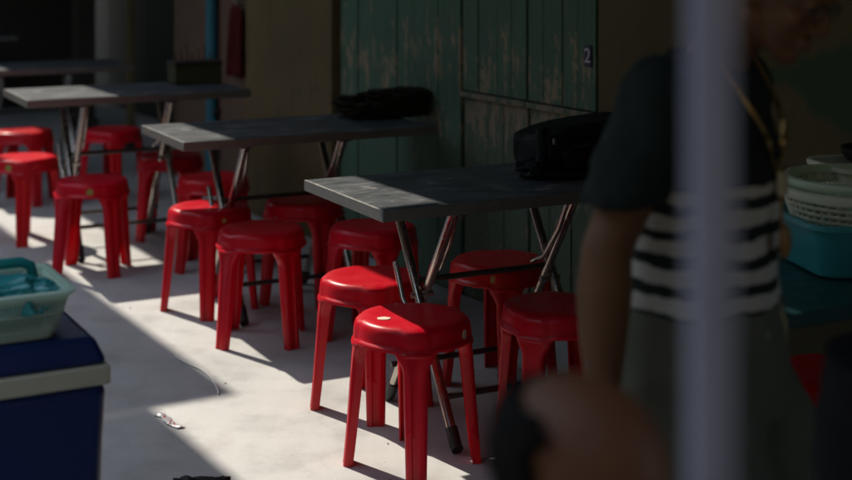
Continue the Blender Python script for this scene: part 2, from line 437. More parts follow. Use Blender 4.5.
# dark recess beyond the plaster
o = empty('return_wall', nm(NWALL + .4, M165 + .1), ALLEY - math.pi/2, 'brown return wall at the edge of the dark recess', 'wall')
bm = bmesh.new(); box(bm, (0, .2, 1.6), (.2, 1.0, 3.2)); link('plaster', bm, M['redwall'], o, False, .006)
o = empty('plank_wall', nm(NWALL + .95, (M165 + 14) / 2), ALLEY - math.pi/2, 'plank wall at the back of the far recess, shade put into its colour', 'wall')
link('planks', plank_panel(14 - M165 + 3, 0, 3.2, 44), M['shade_green'], o, False, .003, 1)
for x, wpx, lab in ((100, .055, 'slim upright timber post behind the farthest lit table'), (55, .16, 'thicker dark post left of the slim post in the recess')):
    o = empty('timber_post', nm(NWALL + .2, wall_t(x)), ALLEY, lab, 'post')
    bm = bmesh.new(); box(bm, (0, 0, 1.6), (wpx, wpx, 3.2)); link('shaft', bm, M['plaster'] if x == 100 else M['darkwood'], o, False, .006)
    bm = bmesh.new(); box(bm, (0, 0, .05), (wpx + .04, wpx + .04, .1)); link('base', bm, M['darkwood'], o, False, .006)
# sideboard with shelf in the recess
o = empty('sideboard', nm(NWALL + .62, wall_t(146) + .1), ALLEY - math.pi/2, 'dark wooden sideboard with shelves in the recess', 'sideboard')
bm = bmesh.new()
for z in (.10, .50, .86, 1.12): box(bm, (0, 0, z), (.95, .36, .03))
link('shelf', bm, M['darkwood'], o, False, .003)
for s in (-1, 1):
    bm = bmesh.new(); box(bm, (s * .47, 0, .6), (.03, .38, 1.2)); link('side_panel', bm, M['darkwood'], o, False, .003)
bm = bmesh.new(); box(bm, (0, -.19, .875), (.9, .02, .03)); link('edge_strip', bm, M['yellowbox'], o, False, .002)
# wall added to close off light at the far end of the alley
o = empty('end_blocker', nm(1.2, 13.4), ALLEY - math.pi/2, 'dark wall added to close off light at the far end of the alley', 'wall'); o.rotation_euler.z = ALLEY
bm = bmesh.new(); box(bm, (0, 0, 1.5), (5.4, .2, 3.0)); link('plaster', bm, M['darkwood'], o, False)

# ------------------------------------------------------------------ roofs: they cast the shade, with the gap between them letting the sun in
def roof(name, n0, n1, m0, m1, z, label, z1=None, mat=None):
    z1 = z if z1 is None else z1
    o = empty(name, nm((n0 + n1) / 2, (m0 + m1) / 2, 0), ALLEY, label, 'awning')
    L, W = m1 - m0, n1 - n0
    bm = bmesh.new(); nseg = 24
    vs = [[bm.verts.new((a, -L / 2 + L * k / nseg, z + (z1 - z) * (a / W + .5) + (.008 * math.sin(k * 2.1) if abs(a) < W / 2 - .01 else 0))) for k in range(nseg + 1)] for a in (-W/2, -W/4, 0, W/4, W/2)]
    for r0, r1 in zip(vs, vs[1:]):
        for k in range(nseg): bm.faces.new((r0[k], r0[k+1], r1[k+1], r1[k]))
    sh = link('sheet', bm, mat or M['roof'], o); 
    if mat is None: s = sh.modifiers.new('t', 'SOLIDIFY'); s.thickness = .012
    for k in range(4):
        y = -L/2 + L * (k + .5) / 4
        bm = bmesh.new(); tube(bm, [(-W/2, y, z - .02), (W/2, y, z1 - .02)], .015); link('batten', bm, M['dullbar'], o)
    return o
TE = .96; EL = math.atan(TE)
HX, HY = .6606, -.7507                            # horizontal travel of the sunlight
hn = HX * NW.x + HY * NW.y; hm_ = HX * WD.x + HY * WD.y
def up(n, m, H): return n - hn * H / TE, m - hm_ * H / TE     # floor point -> point at height H on the same ray
H1, H2 = 2.7, 4.0
nA, mA0 = up(2.262, 2.75, H1); _, mA1 = up(0, 8.15, H1)
roof('awning', nA, NWALL + 1.2, -1.5, 20, H1, 'dark grey tarpaulin awning over the row of tables', H1 + .22)
roof('awning', .15, nA - .002, -1.5, mA0, H1 - .03, 'unseen dark grey tarpaulin added to shade the standing person')  # unseen closing piece, added to keep the sun off the person
roof('awning', .55, nA - .002, mA1, 20, H1 - .03, 'unseen dark grey tarpaulin added to end the sunlit strip')  # unseen closing piece, added to stop the sun farther back
nB, _ = up(1.815, 0, H2); nC, mC = up(1.525, 4.385, H2)
roof('unseen_canopy', -2.2, nC, .6, 2.4, H2, 'unseen pale blue canopy over the near end, translucent to fill the shade', mat=M['tarp'])  # unseen; translucence added so the sheets fill the shade with bluish light
roof('unseen_canopy', -2.2, nC, 2.402, mC, H2, 'unseen high pale blue canopy over the cooler side, translucent to fill its shade', mat=M['tarp'])
roof('unseen_canopy', -2.2, nB, mC + .002, 12.2, H2, 'unseen high translucent canopy farther along the alley, dimmed to darken the back', mat=M['fill_tarp2'])
roof('unseen_canopy', -2.2, nB, 12.203, 20, H2, 'unseen opaque grey canopy added to darken the far end of the alley')  # unseen sheet, made opaque to keep the far end dark
o = empty('sky_blocker', nm(-3.3, 8), ALLEY - math.pi/2, 'unseen plain wall added on the open side to block low sky light', 'wall')  # unseen wall added to keep low sky light off the doors
bm = bmesh.new(); box(bm, (0, 0, 2.1), (26, .2, 4.2)); link('plaster', bm, M['plaster'], o, False)
o = empty('sky_blocker', nm(0, -2.2), ALLEY, 'unseen plain wall added behind the camera to block sky light', 'wall')  # unseen wall added so sky light enters mainly from the left
bm = bmesh.new(); box(bm, (0, 0, 1.8), (7.2, .2, 3.6)); link('plaster', bm, M['plaster'], o, False)

# ------------------------------------------------------------------ stools
def sstep(a, b, x):
    x = max(0, min(1, (x - a) / (b - a))); return x * x * (3 - 2 * x)
def stool_seat():
    bm = bmesh.new()
    prof = [(.03, .4285), (.07, .4285), (.105, .4295), (.130, .4305), (.144, .4298), (.1535, .427), (.160, .420), (.1635, .408), (.1652, .392), (.1662, .380), (.1678, .375), (.1735, .371), (.1750, .366), (.1738, .361), (.1670, .360),
            (.1615, .365), (.160, .385), (.156, .408), (.145, .421), (.10, .4235), (.03, .4235)]
    n = 96; rows = []
    for r, z in prof:
        row = []
        for k in range(n):
            th = 2 * math.pi * k / n
            d = abs((th + math.pi/4) % (math.pi/2) - math.pi/4)          # angle to the nearest leg (legs at 0, 90, ...)
            leg = 1 - sstep(.20, .245, d)
            rr = r; zz = z
            if r > .13: rr += (.0058 * leg + .0004 * math.cos(4 * th)) * min(1, (r - .13) / .03)
            if .125 < r and z > .41: zz -= .0030 * leg * (r > .14) 
            if z < .376: zz += .003 - .011 * (1 - sstep(.20, .42, d)); rr -= .0022 * (1 - sstep(.16, .30, d)) * (r > .166)
            row.append(bm.verts.new((rr * math.cos(th), rr * math.sin(th), zz)))
        rows.append(row)
    for a, b in zip(rows, rows[1:]):
        for k in range(n): bm.faces.new((a[k], a[(k+1) % n], b[(k+1) % n], b[k]))
    bm.faces.new(rows[0]); bm.faces.new(rows[-1])
    return bm
def stool_leg(ang):
    bm = bmesh.new(); prev = None; steps = 26; th = .0045; ZT = .372
    for i in range(steps + 1):
        z = ZT * (1 - i / steps); q = z / ZT
        w = .060 + .018 * q + .050 * sstep(.300, .362, z) ** 1.5
        d = .028 + .010 * q
        ro = .2025 - .0290 * q ** .85
        h = w / 2; fl = .0050 * (1 - .4 * q)
        outer = [(-h, -d), (-h, -.012), (-h + .003, -.005), (-h + .010, -.001), (-h * .42, 0), (-h * .32, -fl), (h * .32, -fl), (h * .42, 0), (h - .010, -.001), (h - .003, -.005), (h, -.012), (h, -d)]
        inner = [(h - th, -d), (h - th, -.014), (h - .008, -.009), (h - .014, -.001 - th), (h * .38, -th), (h * .28, -fl - th), (-h * .28, -fl - th), (-h * .38, -th), (-h + .014, -.001 - th), (-h + .008, -.009), (-h + th, -.014), (-h + th, -d)]
        ring = []
        for u, v in outer + inner:
            k = .35 + .65 * q                                       # panel is curved round the seat at the top, flatter at the foot
            a = ang + k * u / ro; rr = ro + v; uu = (1 - k) * u
            ring.append(bm.verts.new((math.cos(a) * rr - math.sin(ang) * uu, math.sin(a) * rr + math.cos(ang) * uu, z)))
        if prev:
            for k in range(len(ring)):
                k2 = (k + 1) % len(ring); bm.faces.new((prev[k], prev[k2], ring[k2], ring[k]))
        else: bm.faces.new(ring)
        prev = ring
    bm.faces.new(prev)
    return bm
STG = 'red plastic stools around the folding tables'
stool0 = empty('plastic_stool', (0, 0, 0), 0, 'x', 'stool', STG)
link('seat', stool_seat(), M['red'], stool0, angle=60)
for q in range(4): link('leg', stool_leg(q * math.pi/2), M['red'], stool0, angle=50)

STOOLS = [ # x, y, rot, label
 (-.040, 4.085, 4, 'nearest red stool, pale worn spot on its half sunlit seat'),
 (-.177, 4.585, 6, 'red stool with half sunlit seat tucked under the left end of the nearest table'),
 (.255, 4.83, 5, 'shaded red stool with a square sticker, between the nearest table and the plank doors'),
 (.395, 4.22, 60, 'shaded red stool just left of the standing person, at the nearest table'),
 (-.205, 5.42, 20, 'shaded red stool at the near side of the middle table, under its right half'),
 (-.52, 5.98, 30, 'dim red stool tucked beneath the middle table, left of the brown pillar foot'),
 (-.632, 5.37, 45, 'red stool standing square in front of the middle table, all four feet showing'),
 (-.90, 5.82, 6, 'red stool with sunlit left shoulder at the left end of the middle table'),
 (-1.00, 6.58, 42, 'very dark red stool on the far side of the middle table'),
 (-1.86, 8.3, 20, 'dim red stool on the far side of the third table, below its middle'),
 (-1.55, 6.5, 45, 'shaded red stool with a round rim sticker, near side of the third table'),
 (-2.07, 7.20, 14, 'red stool with a bright sunlit top at the left end of the third table'),
 (-2.37, 8.25, 40, 'dark red stool behind the sunlit stool at the left edge'),
 (-1.33, 7.28, 45, 'shaded red stool under the right half of the third table'),
 (1.03, 3.55, 45, 'blurred red stool under the table with the turquoise tub'),
 (.03, 1.50, 20, 'red stool that the bald person in the foreground sits on'),
]
st = []
for i, (x, y, r, lab) in enumerate(STOOLS):
    if i == 0:
        o = stool0; o.location = (x, y, 0); o.rotation_euler = (0, 0, R(r)); o['label'] = lab
    else: o = copy_thing(stool0, (x, y, 0), R(r), lab)
    k = random.uniform(.80, 1.05); f = random.choice((1, 1, 1.6, 3.0))
    for ch in o.children: ch.color = (k, k * f, k * random.uniform(.8, 1.3), 1)
    st.append(o)
def sticker(root, world_ang, z, sz, mat, shape='disc', rad=.1680):
    """small label stuck on the rim, facing world direction world_ang"""
    a = world_ang - root.rotation_euler.z
    d = abs((a + math.pi/4) % (math.pi/2) - math.pi/4)
    rad = .1660 + .0058 * (1 - sstep(.20, .245, d)) + .0004 * math.cos(4 * a) + .0005
    bm = bmesh.new(); n = 14 if shape == 'disc' else 4
    for sgn in (0,):
        ring = []
        for k in range(n):
            t = 2 * math.pi * (k + .5) / n
            rr = sz * (1 if shape == 'disc' else 1.25)
            u, v = rr * math.cos(t), rr * math.sin(t)
            b = a + u / rad
            slope = .0035 * (-v / .02)
            ring.append(bm.verts.new(((rad + slope * .25) * math.cos(b), (rad + slope * .25) * math.sin(b), z + v)))
        bm.faces.new(ring)
    o = link('sticker', bm, mat, root, False); s = o.modifiers.new('t', 'SOLIDIFY'); s.thickness = .0012; s.offset = 0
    o['own'] = 1
    return o
sticker(st[2], R(-100), .394, .013, M['stickeryel'], 'sq')
sticker(st[10], R(-80), .394, .016, M['stickeryel'])
sticker(st[11], R(-100), .394, .017, M['stickeryel'])
sticker(st[0], R(-25), .392, .014, M['stickerwh'])
sticker(st[7], R(-60), .394, .010, M['stickeryel'])
# worn pale spot on the nearest seat
bm = bmesh.new(); ring = []
for k in range(22):
    t = 2 * math.pi * k / 22; rr = .015 * (1 + .28 * noise.noise(Vector((math.cos(t) * 2, math.sin(t) * 2, 3))))
    ring.append(bm.verts.new((-.085 + rr * 1.3 * math.cos(t), -.035 + rr * math.sin(t), .4302)))
bm.faces.new(ring); wm = link('worn_spot', bm, M['stickerwh'], st[0], False)
s = wm.modifiers.new('t', 'SOLIDIFY'); s.thickness = .0014; s.offset = 0

# ------------------------------------------------------------------ folding tables
TA = R(27); TX = Vector((math.cos(TA), math.sin(TA), 0)); TY = Vector((-math.sin(TA), math.cos(TA), 0))
TW, TD, TH = 1.1, .60, .75
TG = 'folding tables in a row'
def make_table(loc, label, TW=TW):
    root = empty('folding_table', loc, TA, label, 'table', TG)
    X0, Y0 = -TW / 2, -TD / 2
    bm = bmesh.new(); box(bm, (0, 0, TH - .011), (TW - .008, TD - .008, .022)); link('table_top', bm, M['top'], root, False, .003)
    bm = bmesh.new()
    th, hh = .004, .034
    zc = TH - hh / 2 - .001
    box(bm, (0, Y0 + th/2, zc), (TW, th, hh)); box(bm, (0, -Y0 - th/2, zc), (TW, th, hh))
    box(bm, (X0 + th/2, 0, zc), (th, TD - 2*th, hh)); box(bm, (-X0 - th/2, 0, zc), (th, TD - 2*th, hh))
    link('edge_trim', bm, M['trim'], root, False, .0012)
    r = .0125
    for sx in (-1, 1):
        xe = sx * (TW / 2 - (.26 if sx < 0 else .34))
        xi = xe - sx * .032
        # two crossing tubes, each a leg of its own
        for (xx, yb, yt) in ((xe, Y0 + .05, Y0 + .47), (xi, Y0 + .56, Y0 + .12)):
            bm = bmesh.new()
            p0 = Vector((xx, yb, .03)); p1 = Vector((xx, yt, TH - .05)); 
            pts = [p0 + (p1 - p0) * f for f in (0, .25, .5, .75, 1)]
            tube(bm, pts, r, 14, flat=1.25)
            lg = link('leg', bm, M['chrome'], root)
            bm = bmesh.new(); d = (p1 - p0).normalized()
            tube(bm, [p0 - d * .034 + Vector((0, 0, .012)), p0 - d * .012, p0 + d * .045], .0185, 14); link('foot_cap', bm, M['rubber'], lg)
            bm = bmesh.new(); box(bm, (xx, yt, TH - .044), (.05, .045, .022)); link('bracket', bm, M['dullbar'], lg, False, .003)
        # pivot
        bm = bmesh.new(); tube(bm, [(xe + sx * .022, Y0 + .296, .415), (xi - sx * .02, Y0 + .296, .415)], .009); link('pivot_bolt', bm, M['steel'], root)
        # folding brace, doubled flat tube that kinks near the pivot
        bm = bmesh.new()
        tube(bm, [(xe - sx * .05, Y0 + .13, TH - .05), (xe - sx * .055, Y0 + .18, .60), (xe - sx * .06, Y0 + .26, .50), (xe - sx * .062, Y0 + .33, .47)], .008); link('brace', bm, M['chrome'], root)
        bm = bmesh.new()
        tube(bm, [(xe + sx * .028, Y0 + .40, .50), (xe + sx * .03, Y0 + .34, .395), (xe + sx * .028, Y0 + .25, .33)], .0095); link('brace', bm, M['chrome'], root)
        bm = bmesh.new(); box(bm, (xe, 0, TH - .027), (.04, TD - .06, .008)); link('rail', bm, M['dullbar'], root, False, .002)
    xa, xb = -TW / 2 + .26, TW / 2 - .34
    for y, z in ((Y0 + .12, .145), (Y0 + .49, .145), (Y0 + .315, .455)):
        bm = bmesh.new(); tube(bm, [(xa, y, z), (xb, y, z)], .0095); link('stretcher', bm, M['dullbar'], root)
    return root
def tloc(nx, ny): return Vector((nx, ny, 0)) + TX * (TW / 2) + TY * (TD / 2)
t3 = make_table(tloc(-.123, 4.0), 'nearest grey folding table with a sunlit left end, the black backpack on it')
T1L = tloc(-1.857, 6.52); T2L = tloc(-.935, 5.40); T3L = tloc(-.123, 4.0)
copy_thing(t3, T2L, TA, 'middle folding table with a sunlit left corner, in front of the brown pillar')
copy_thing(t3, T1L, TA, 'third folding table, carrying a small box at its right end').scale.z = .79 / .75
T1L.z = .04
copy_thing(t3, tloc(-2.85, 8.45), TA, 'dim folding table in the shade behind the third one')
copy_thing(t3, tloc(-4.45, 11.4), TA, 'farthest folding table, a dark slab at the top left')

# ------------------------------------------------------------------ things on the tables
def on_table(TL, u, v, z=0): return TL + TX * u + TY * v + Vector((0, 0, TH + z))
# dark backpack on the nearest table
b = empty('backpack', on_table(T3L, .27, .07), TA + R(8), 'low slumped black backpack lying on the nearest table beside the person', 'backpack')
bm = bmesh.new(); vs = lump(bm, (.13, .02, .085), (.235, .12, .088), .10, 2.0, 5, 3, None, .42)
for v in vs:
    v.co.z = max(v.co.z, .001); v.co.z *= .90 + .42 * v.co.x
link('body', bm, M['bag'], b)
bm = bmesh.new(); lump(bm, (.10, -.105, .060), (.16, .035, .050), .12, 2.5, 4, 9, None, .5)
link('front_pocket', bm, M['bag'], b)
bm = bmesh.new(); tube(bm, [(-.08, -.04, .155), (-.12, -.06, .155), (-.135, -.08, .12), (-.13, -.09, .08), (-.17, -.10, .03), (-.14, -.15, .015), (-.03, -.17, .012), (.12, -.17, .012)], .012, 10, flat=1.8)
link('strap', bm, M['bag'], b, sub=1)
bm = bmesh.new(); lump(bm, (-.135, -.07, .03), (.065, .06, .03), .25, 2.5, 4, 17); link('side_flap', bm, M['bag'], b)
bm = bmesh.new(); box(bm, (-.10, -.105, .120), (.012, .006, .022)); link('buckle', bm, M['steel'], b, False, .003)
bm = bmesh.new(); tube(bm, [(-.04, -.135, .100), (.03, -.143, .104), (.12, -.143, .104), (.22, -.135, .098)], .0022, 8); link('zip', bm, M['dullbar'], b)
# cap and crumpled cloth near it
# satchel on the middle table
b = empty('satchel', on_table(T2L, .50, .10), TA, 'dark satchel lying on the middle table with a brown strap hanging off', 'bag')
bm = bmesh.new(); vs = lump(bm, (0, 0, .050), (.21, .11, .060), .30, 3.4, 5, 21); 
for v in vs: v.co.z = max(v.co.z, .001)
link('body', bm, M['greycl'], b)
bm = bmesh.new(); lump(bm, (.05, -.03, .10), (.15, .08, .028), .28, 3.2, 5, 5); link('flap', bm, M['greycl'], b)
bm = bmesh.new(); tube(bm, [(.14, -.05, .12), (.215, -.09, .09), (.245, -.13, .03), (.262, -.16, -.08), (.262, -.165, -.20), (.235, -.16, -.245), (.22, -.155, -.16), (.215, -.15, -.03)], .010, 10, flat=2.2); link('strap', bm, M['brown'], b, sub=1)
# box on the third table
b = empty('card_box', on_table(T1L, .40, .15), TA, 'small olive box on the right end of the third table', 'box')
bm = bmesh.new(); box(bm, (0, 0, .052), (.25, .14, .10)); link('tray', bm, M['yellowbox'], b, False, .004)
bm = bmesh.new(); box(bm, (0, 0, .110), (.262, .152, .020)); link('lid', bm, M['darkwood'], b, False, .004)
bm = bmesh.new()
for k in range(7): tube(bm, [(-.09 + .03 * k, .02, .10), (-.10 + .032 * k, .03, .16 + .02 * (k % 3))], .004, 6)
link('chopsticks', bm, M['brown'], b)

# ------------------------------------------------------------------ prep table with tub and baskets on the right
PL = Vector((.653, 2.815, 0)) + TX * .45 + TY * .30
b = empty('prep_table', PL, TA, 'table with a dark teal top holding the tub and baskets', 'table')
bm = bmesh.new(); box(bm, (0, 0, .735), (.9, .6, .03)); link('table_top', bm, simple('teal_paint', (.012, .07, .075), .45), b, False, .004)
bm = bmesh.new(); box(bm, (0, -.28, .69), (.86, .02, .06)); link('apron', bm, simple('olive_wood', (.10, .085, .04), .6), b, False, .003)
bm = bmesh.new(); box(bm, (0, .28, .69), (.86, .02, .06)); link('apron', bm, M['darkwood'], b, False, .003)
for sx in (-1, 1):
    for sy in (-1, 1):
        bm = bmesh.new(); box(bm, (sx * .415, sy * .25, .36), (.045, .045, .72)); link('leg', bm, M['darkwood'], b, False, .004)
# turquoise rectangular tub
def tub_mesh(w0, d0, w1, d1, h, th=.004, rc=.05, n=8):
    bm = bmesh.new()
    def ring(w, d, z, rcc):
        r = []
        for cx, cy, a0 in ((1, 1, 0), (-1, 1, 90), (-1, -1, 180), (1, -1, 270)):
            for k in range(n + 1):
                a = R(a0 + 90 * k / n)
                r.append(bm.verts.new((cx * (w/2 - rcc) + rcc * math.cos(a), cy * (d/2 - rcc) + rcc * math.sin(a), z)))
        return r
    rs = [ring(w0 - .02, d0 - .02, 0, rc * .8), ring(w0, d0, .006, rc), ring(w1, d1, h, rc), ring(w1 + .022, d1 + .022, h, rc + .011), ring(w1 + .022, d1 + .022, h - .012, rc + .011),
          ring(w1 + .018, d1 + .018, h - .012, rc + .009), ring(w1 + .018, d1 + .018, h - .004, rc + .009)]
    rs2 = [ring(w1 - 2*th, d1 - 2*th, h - .001, rc - th), ring(w0 - 2*th, d0 - 2*th, .012, rc - th)]
    def br(a, c):
        for k in range(len(a)): bm.faces.new((a[k], a[(k+1) % len(a)], c[(k+1) % len(a)], c[k]))
    br(rs[0], rs[1]); br(rs[1], rs[2]); br(rs[3], rs[4]); br(rs[4], rs[5]); br(rs[3], rs2[0]); br(rs2[0], rs2[1]); br(rs[2], rs[5]) if False else br(rs[2], rs[6]); br(rs[6], rs[5])
    bm.faces.new(rs[0]); bm.faces.new(rs2[1])
    return bm
tb = link('plastic_tub', tub_mesh(.33, .26, .37, .30, .125), M['tub']); tb.location = (1.035, 3.30, .752); tb.rotation_euler = (0, 0, R(10))
tag(tb, 'turquoise plastic tub on the teal table, under the white basket', 'tub')
def round_basket(name, mat, loc, r0, r1, h, label, rows=5, nn=44):
    root = empty(name, loc, 0, label, 'basket')
    bm = bmesh.new(); vs = []
    zs = [.012 + (h - .03) * k / rows for k in range(rows + 1)]
    for z in zs:
        rr = r0 + (r1 - r0) * z / h
        vs.append([bm.verts.new((rr * math.cos(2*math.pi*k/nn), rr * math.sin(2*math.pi*k/nn), z)) for k in range(nn)])
    for a, c in zip(vs, vs[1:]):
        for k in range(nn): bm.faces.new((a[k], a[(k+1) % nn], c[(k+1) % nn], c[k]))
    w = link('lattice', bm, mat, root); wf = w.modifiers.new('w', 'WIREFRAME'); wf.thickness = .0080; wf.use_boundary = True; wf.use_even_offset = False
    bm = bmesh.new(); loft(bm, [((0, 0, 0), r0 * .97, r0 * .97), ((0, 0, .014), r0 * 1.0, r0 * 1.0)], 44); link('base', bm, mat, root)
    bm = bmesh.new(); n = 48
    prof = [(r1 - .004, h - .02), (r1 + .004, h - .02), (r1 + .010, h - .006), (r1 + .010, h), (r1 - .002, h + .002), (r1 - .004, h - .006)]
    rows_ = [[bm.verts.new((r * math.cos(2*math.pi*k/n), r * math.sin(2*math.pi*k/n), z)) for k in range(n)] for r, z in prof]
    for i in range(len(prof)):
        a, c = rows_[i], rows_[(i+1) % len(prof)]
        for k in range(n): bm.faces.new((a[k], a[(k+1) % n], c[(k+1) % n], c[k]))
    link('rim', bm, mat, root)
    return root
round_basket('plastic_basket', M['mint'], (1.035, 3.31, .852), .148, .176, .110, 'pale mint colander basket nested inside the white one on the tub')
round_basket('plastic_basket', M['whitepl'], (1.035, 3.295, .835), .160, .192, .105, 'white perforated basket sitting in the turquoise tub', 5, 54)
# white container with a dark bowl behind
cb = Vector((1.15, 3.62, .752))
tb2 = link('storage_container', tub_mesh(.24, .20, .27, .23, .205), M['whitepl']); tb2.location = (1.14, 3.56, .752); tb2.rotation_euler = (0, 0, R(12)); tag(tb2, 'white plastic container behind the baskets', 'container')
bm = bmesh.new(); loft(bm, [((0, 0, 0), .06, .06), ((0, 0, .012), .09, .09), ((0, 0, .03), .105, .105), ((0, 0, .045), .107, .107), ((0, 0, .043), .10, .10), ((0, 0, .02), .08, .08)], 32)
o = link('bowl', bm, M['rubber']); o.location = (1.165, 3.56, .948); tag(o, 'black bowl resting on top of the white container', 'bowl')

# ------------------------------------------------------------------ cooler, basket and floor items on the left
CA = R(28.5); CX = Vector((math.cos(CA), math.sin(CA), 0)); CY = Vector((-math.sin(CA), math.cos(CA), 0))
CN = Vector((-.692, 3.08, 0)); CL, CD = .74, .385
cc = CN - CX * CL / 2 + CY * CD / 2
pb = empty('wooden_crate', cc, CA, 'low wooden crate under the blue cooler', 'crate')
for y in (-.14, 0, .14):
    bm = bmesh.new(); box(bm, (0, y, .168), (.70, .09, .02)); link('slat', bm, M['pallet'], pb, False, .003)
for x in (-.3, .3):
    bm = bmesh.new(); box(bm, (x, 0, .079), (.06, .36, .157)); link('runner', bm, M['pallet'], pb, False, .004)
cr = empty('cooler_box', cc + Vector((0, 0, .18)), CA, 'dark blue cooler box with a cream band under its lid, at the left edge', 'cooler')
bm = bmesh.new(); vs = box(bm, (0, 0, .184), (CL - .010, CD - .010, .360))
for v in vs:
    if v.co.z < .1: v.co.x *= .96; v.co.y *= .94
link('body', bm, M['blue'], cr, False, .028, 5)
bm = bmesh.new(); box(bm, (0, 0, .382), (CL, CD, .044)); link('band', bm, M['cream'], cr, False, .007, 3)
bm = bmesh.new(); vs = box(bm, (0, 0, .434), (CL - .006, CD - .006, .058))
for v in vs:
    if v.co.z > .44: v.co.x *= .93; v.co.y *= .86
link('lid', bm, M['blue'], cr, False, .016, 4)
# pale green basket on the lid
BW, BD, BH = .46, .30, .105
bn = nm(.880, 3.035)
bc = Vector((bn.x, bn.y, 0)) - CX * (BW / 2 + .005) + CY * (BD / 2 + .005)
gb = empty('plastic_basket', (bc.x, bc.y, .645), CA, 'pale green rectangular basket on top of the blue cooler', 'basket')
def rrect(w, d, z, rc, n=5):
    r = []
    for cx, cy, a0 in ((1, 1, 0), (-1, 1, 90), (-1, -1, 180), (1, -1, 270)):
        for k in range(n + 1):
            a = R(a0 + 90 * k / n); r.append(Vector((cx * (w/2 - rc) + rc * math.cos(a), cy * (d/2 - rc) + rc * math.sin(a), z)))
    # resample evenly
    out = []; P = r + [r[0]]; L = [0]
    for a, c in zip(P, P[1:]): L.append(L[-1] + (c - a).length)
    NN = 168; j = 0
    for k in range(NN):
        s = L[-1] * k / NN
        while L[j+1] < s: j += 1
        f = (s - L[j]) / max(1e-9, L[j+1] - L[j]); out.append(P[j].lerp(P[j+1], f))
    return out
bm = bmesh.new(); rows = []
for z in (.010, .020, .056, .086, .094):
    f = z / BH; rows.append([bm.verts.new(p) for p in rrect(BW * (.86 + .14 * f), BD * (.84 + .16 * f), z, .035)])
for a, c in zip(rows, rows[1:]):
    for k in range(168): bm.faces.new((a[k], a[(k+1) % 168], c[(k+1) % 168], c[k]))
w_ = link('lattice', bm, M['milky'], gb); wf = w_.modifiers.new('w', 'WIREFRAME'); wf.thickness = .0072; wf.use_boundary = True; wf.use_even_offset = False
def closed_band(prof, mat, name, parent, rc=.04):
    bm = bmesh.new(); rows = [[bm.verts.new(p) for p in rrect(BW + a, BD + a, z, rc)] for a, z in prof]
    for i in range(len(prof)):
        a, c = rows[i], rows[(i+1) % len(prof)]
        for k in range(168): bm.faces.new((a[k], a[(k+1) % 168], c[(k+1) % 168], c[k]))
    return link(name, bm, mat, parent)
closed_band([(-.006, BH - .014), (.004, BH - .014), (.022, BH - .004), (.022, BH), (-.002, BH + .003), (-.008, BH - .004)], M['milky'], 'rim', gb)
bm = bmesh.new(); a = [bm.verts.new(p) for p in rrect(BW * .86, BD * .84, .001, .03)]; c = [bm.verts.new(p) for p in rrect(BW * .87, BD * .85, .012, .03)]
for k in range(168): bm.faces.new((a[k], a[(k+1) % 168], c[(k+1) % 168], c[k]))
bm.faces.new(a); bm.faces.new(c); link('base', bm, M['milky'], gb)
# teal carrier with a square handle + teal bag in the basket
hx = Vector((bc.x, bc.y, 0)) + CX * .09
th_ = empty('plastic_carrier', (-.905, 3.145, .66), CA, 'teal plastic carrier with a square handle, lying in the pale green basket', 'carrier')
bm = bmesh.new(); tube(bm, [(.02, .0, .02), (.022, .0, .10), (.016, 0, .125), (-.005, 0, .135), (-.20, 0, .135), (-.222, 0, .125), (-.228, 0, .10), (-.228, 0, .02)], .012, 12, flat=1.2); link('handle', bm, M['teal'], th_)
bm = bmesh.new(); box(bm, (-.10, 0, .025), (.26, .16, .04)); link('tray', bm, M['teal'], th_, False, .012, 3)
bm = bmesh.new(); lump(bm, (0, 0, .04), (.11, .075, .045), .22, 2.6, 5, 31); o = link('plastic_bag', bm, M['tub']); q = Vector((bc.x, bc.y, 0)) + CX * .10 - CY * .05; o.location = (q.x, q.y, .685)
tag(o, 'crumpled turquoise plastic bag inside the pale green basket', 'bag')
# curved streak of leaked sunlight on the shaded floor, built as a thin tube
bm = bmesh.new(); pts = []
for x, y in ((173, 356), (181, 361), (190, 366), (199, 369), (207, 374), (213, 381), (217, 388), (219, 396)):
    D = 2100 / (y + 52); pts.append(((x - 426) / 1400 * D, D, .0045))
tube(bm, pts, .003, 8, flat=1.6); o = link('light_streak', bm, M['streak'], sub=1); tag(o, 'thin curved streak of leaked sunlight on the shaded concrete, built as a pale tube', 'light_streak')
# wrapper
w0 = Vector((-.865, 4.50, 0)); w1 = Vector((-.765, 4.366, 0))
bm = bmesh.new(); n = 18; vs = []
dv = (w1 - w0); sd = Vector((-dv.y, dv.x, 0)).normalized()
for i in range(n + 1):
    f = i / n; c = w0 + dv * f + sd * (.006 * math.sin(f * 7)); hw = .013 + .008 * noise.noise(Vector((f * 6, 1, 0)))
    vs.append([bm.verts.new(c + sd * (hw * k) + Vector((0, 0, .002 + .005 * abs(noise.noise(Vector((f * 9, k * 1.3, 5)))) + .004 * (k == 0)))) for k in (-1, -.3, 0, .4, 1)])
for i in range(n):
    for k in range(4): bm.faces.new((vs[i][k], vs[i+1][k], vs[i+1][k+1], vs[i][k+1]))
o = link('straw_wrapper', bm, M['paper']); o.data.materials.append(M['redink'])
for i, p in enumerate(o.data.polygons):
    if 36 < i < 60 and i % 3 == 0 or 14 < i < 24 and i % 4 == 1: p.material_index = 1
s = o.modifiers.new('t', 'SOLIDIFY'); s.thickness = .0006; tag(o, 'torn white and red paper wrapper lying on the concrete', 'wrapper')
bm = bmesh.new(); vs = lump(bm, (0, 0, .035), (.09, .08, .045), .25, 2.6, 5, 44)
for v in vs: v.co.z = max(v.co.z, .0)
o = link('rubbish_bag', bm, M['bag']); o.location = (-.60, 3.72, 0); tag(o, 'small black crumpled bag on the floor at the bottom edge', 'bag')
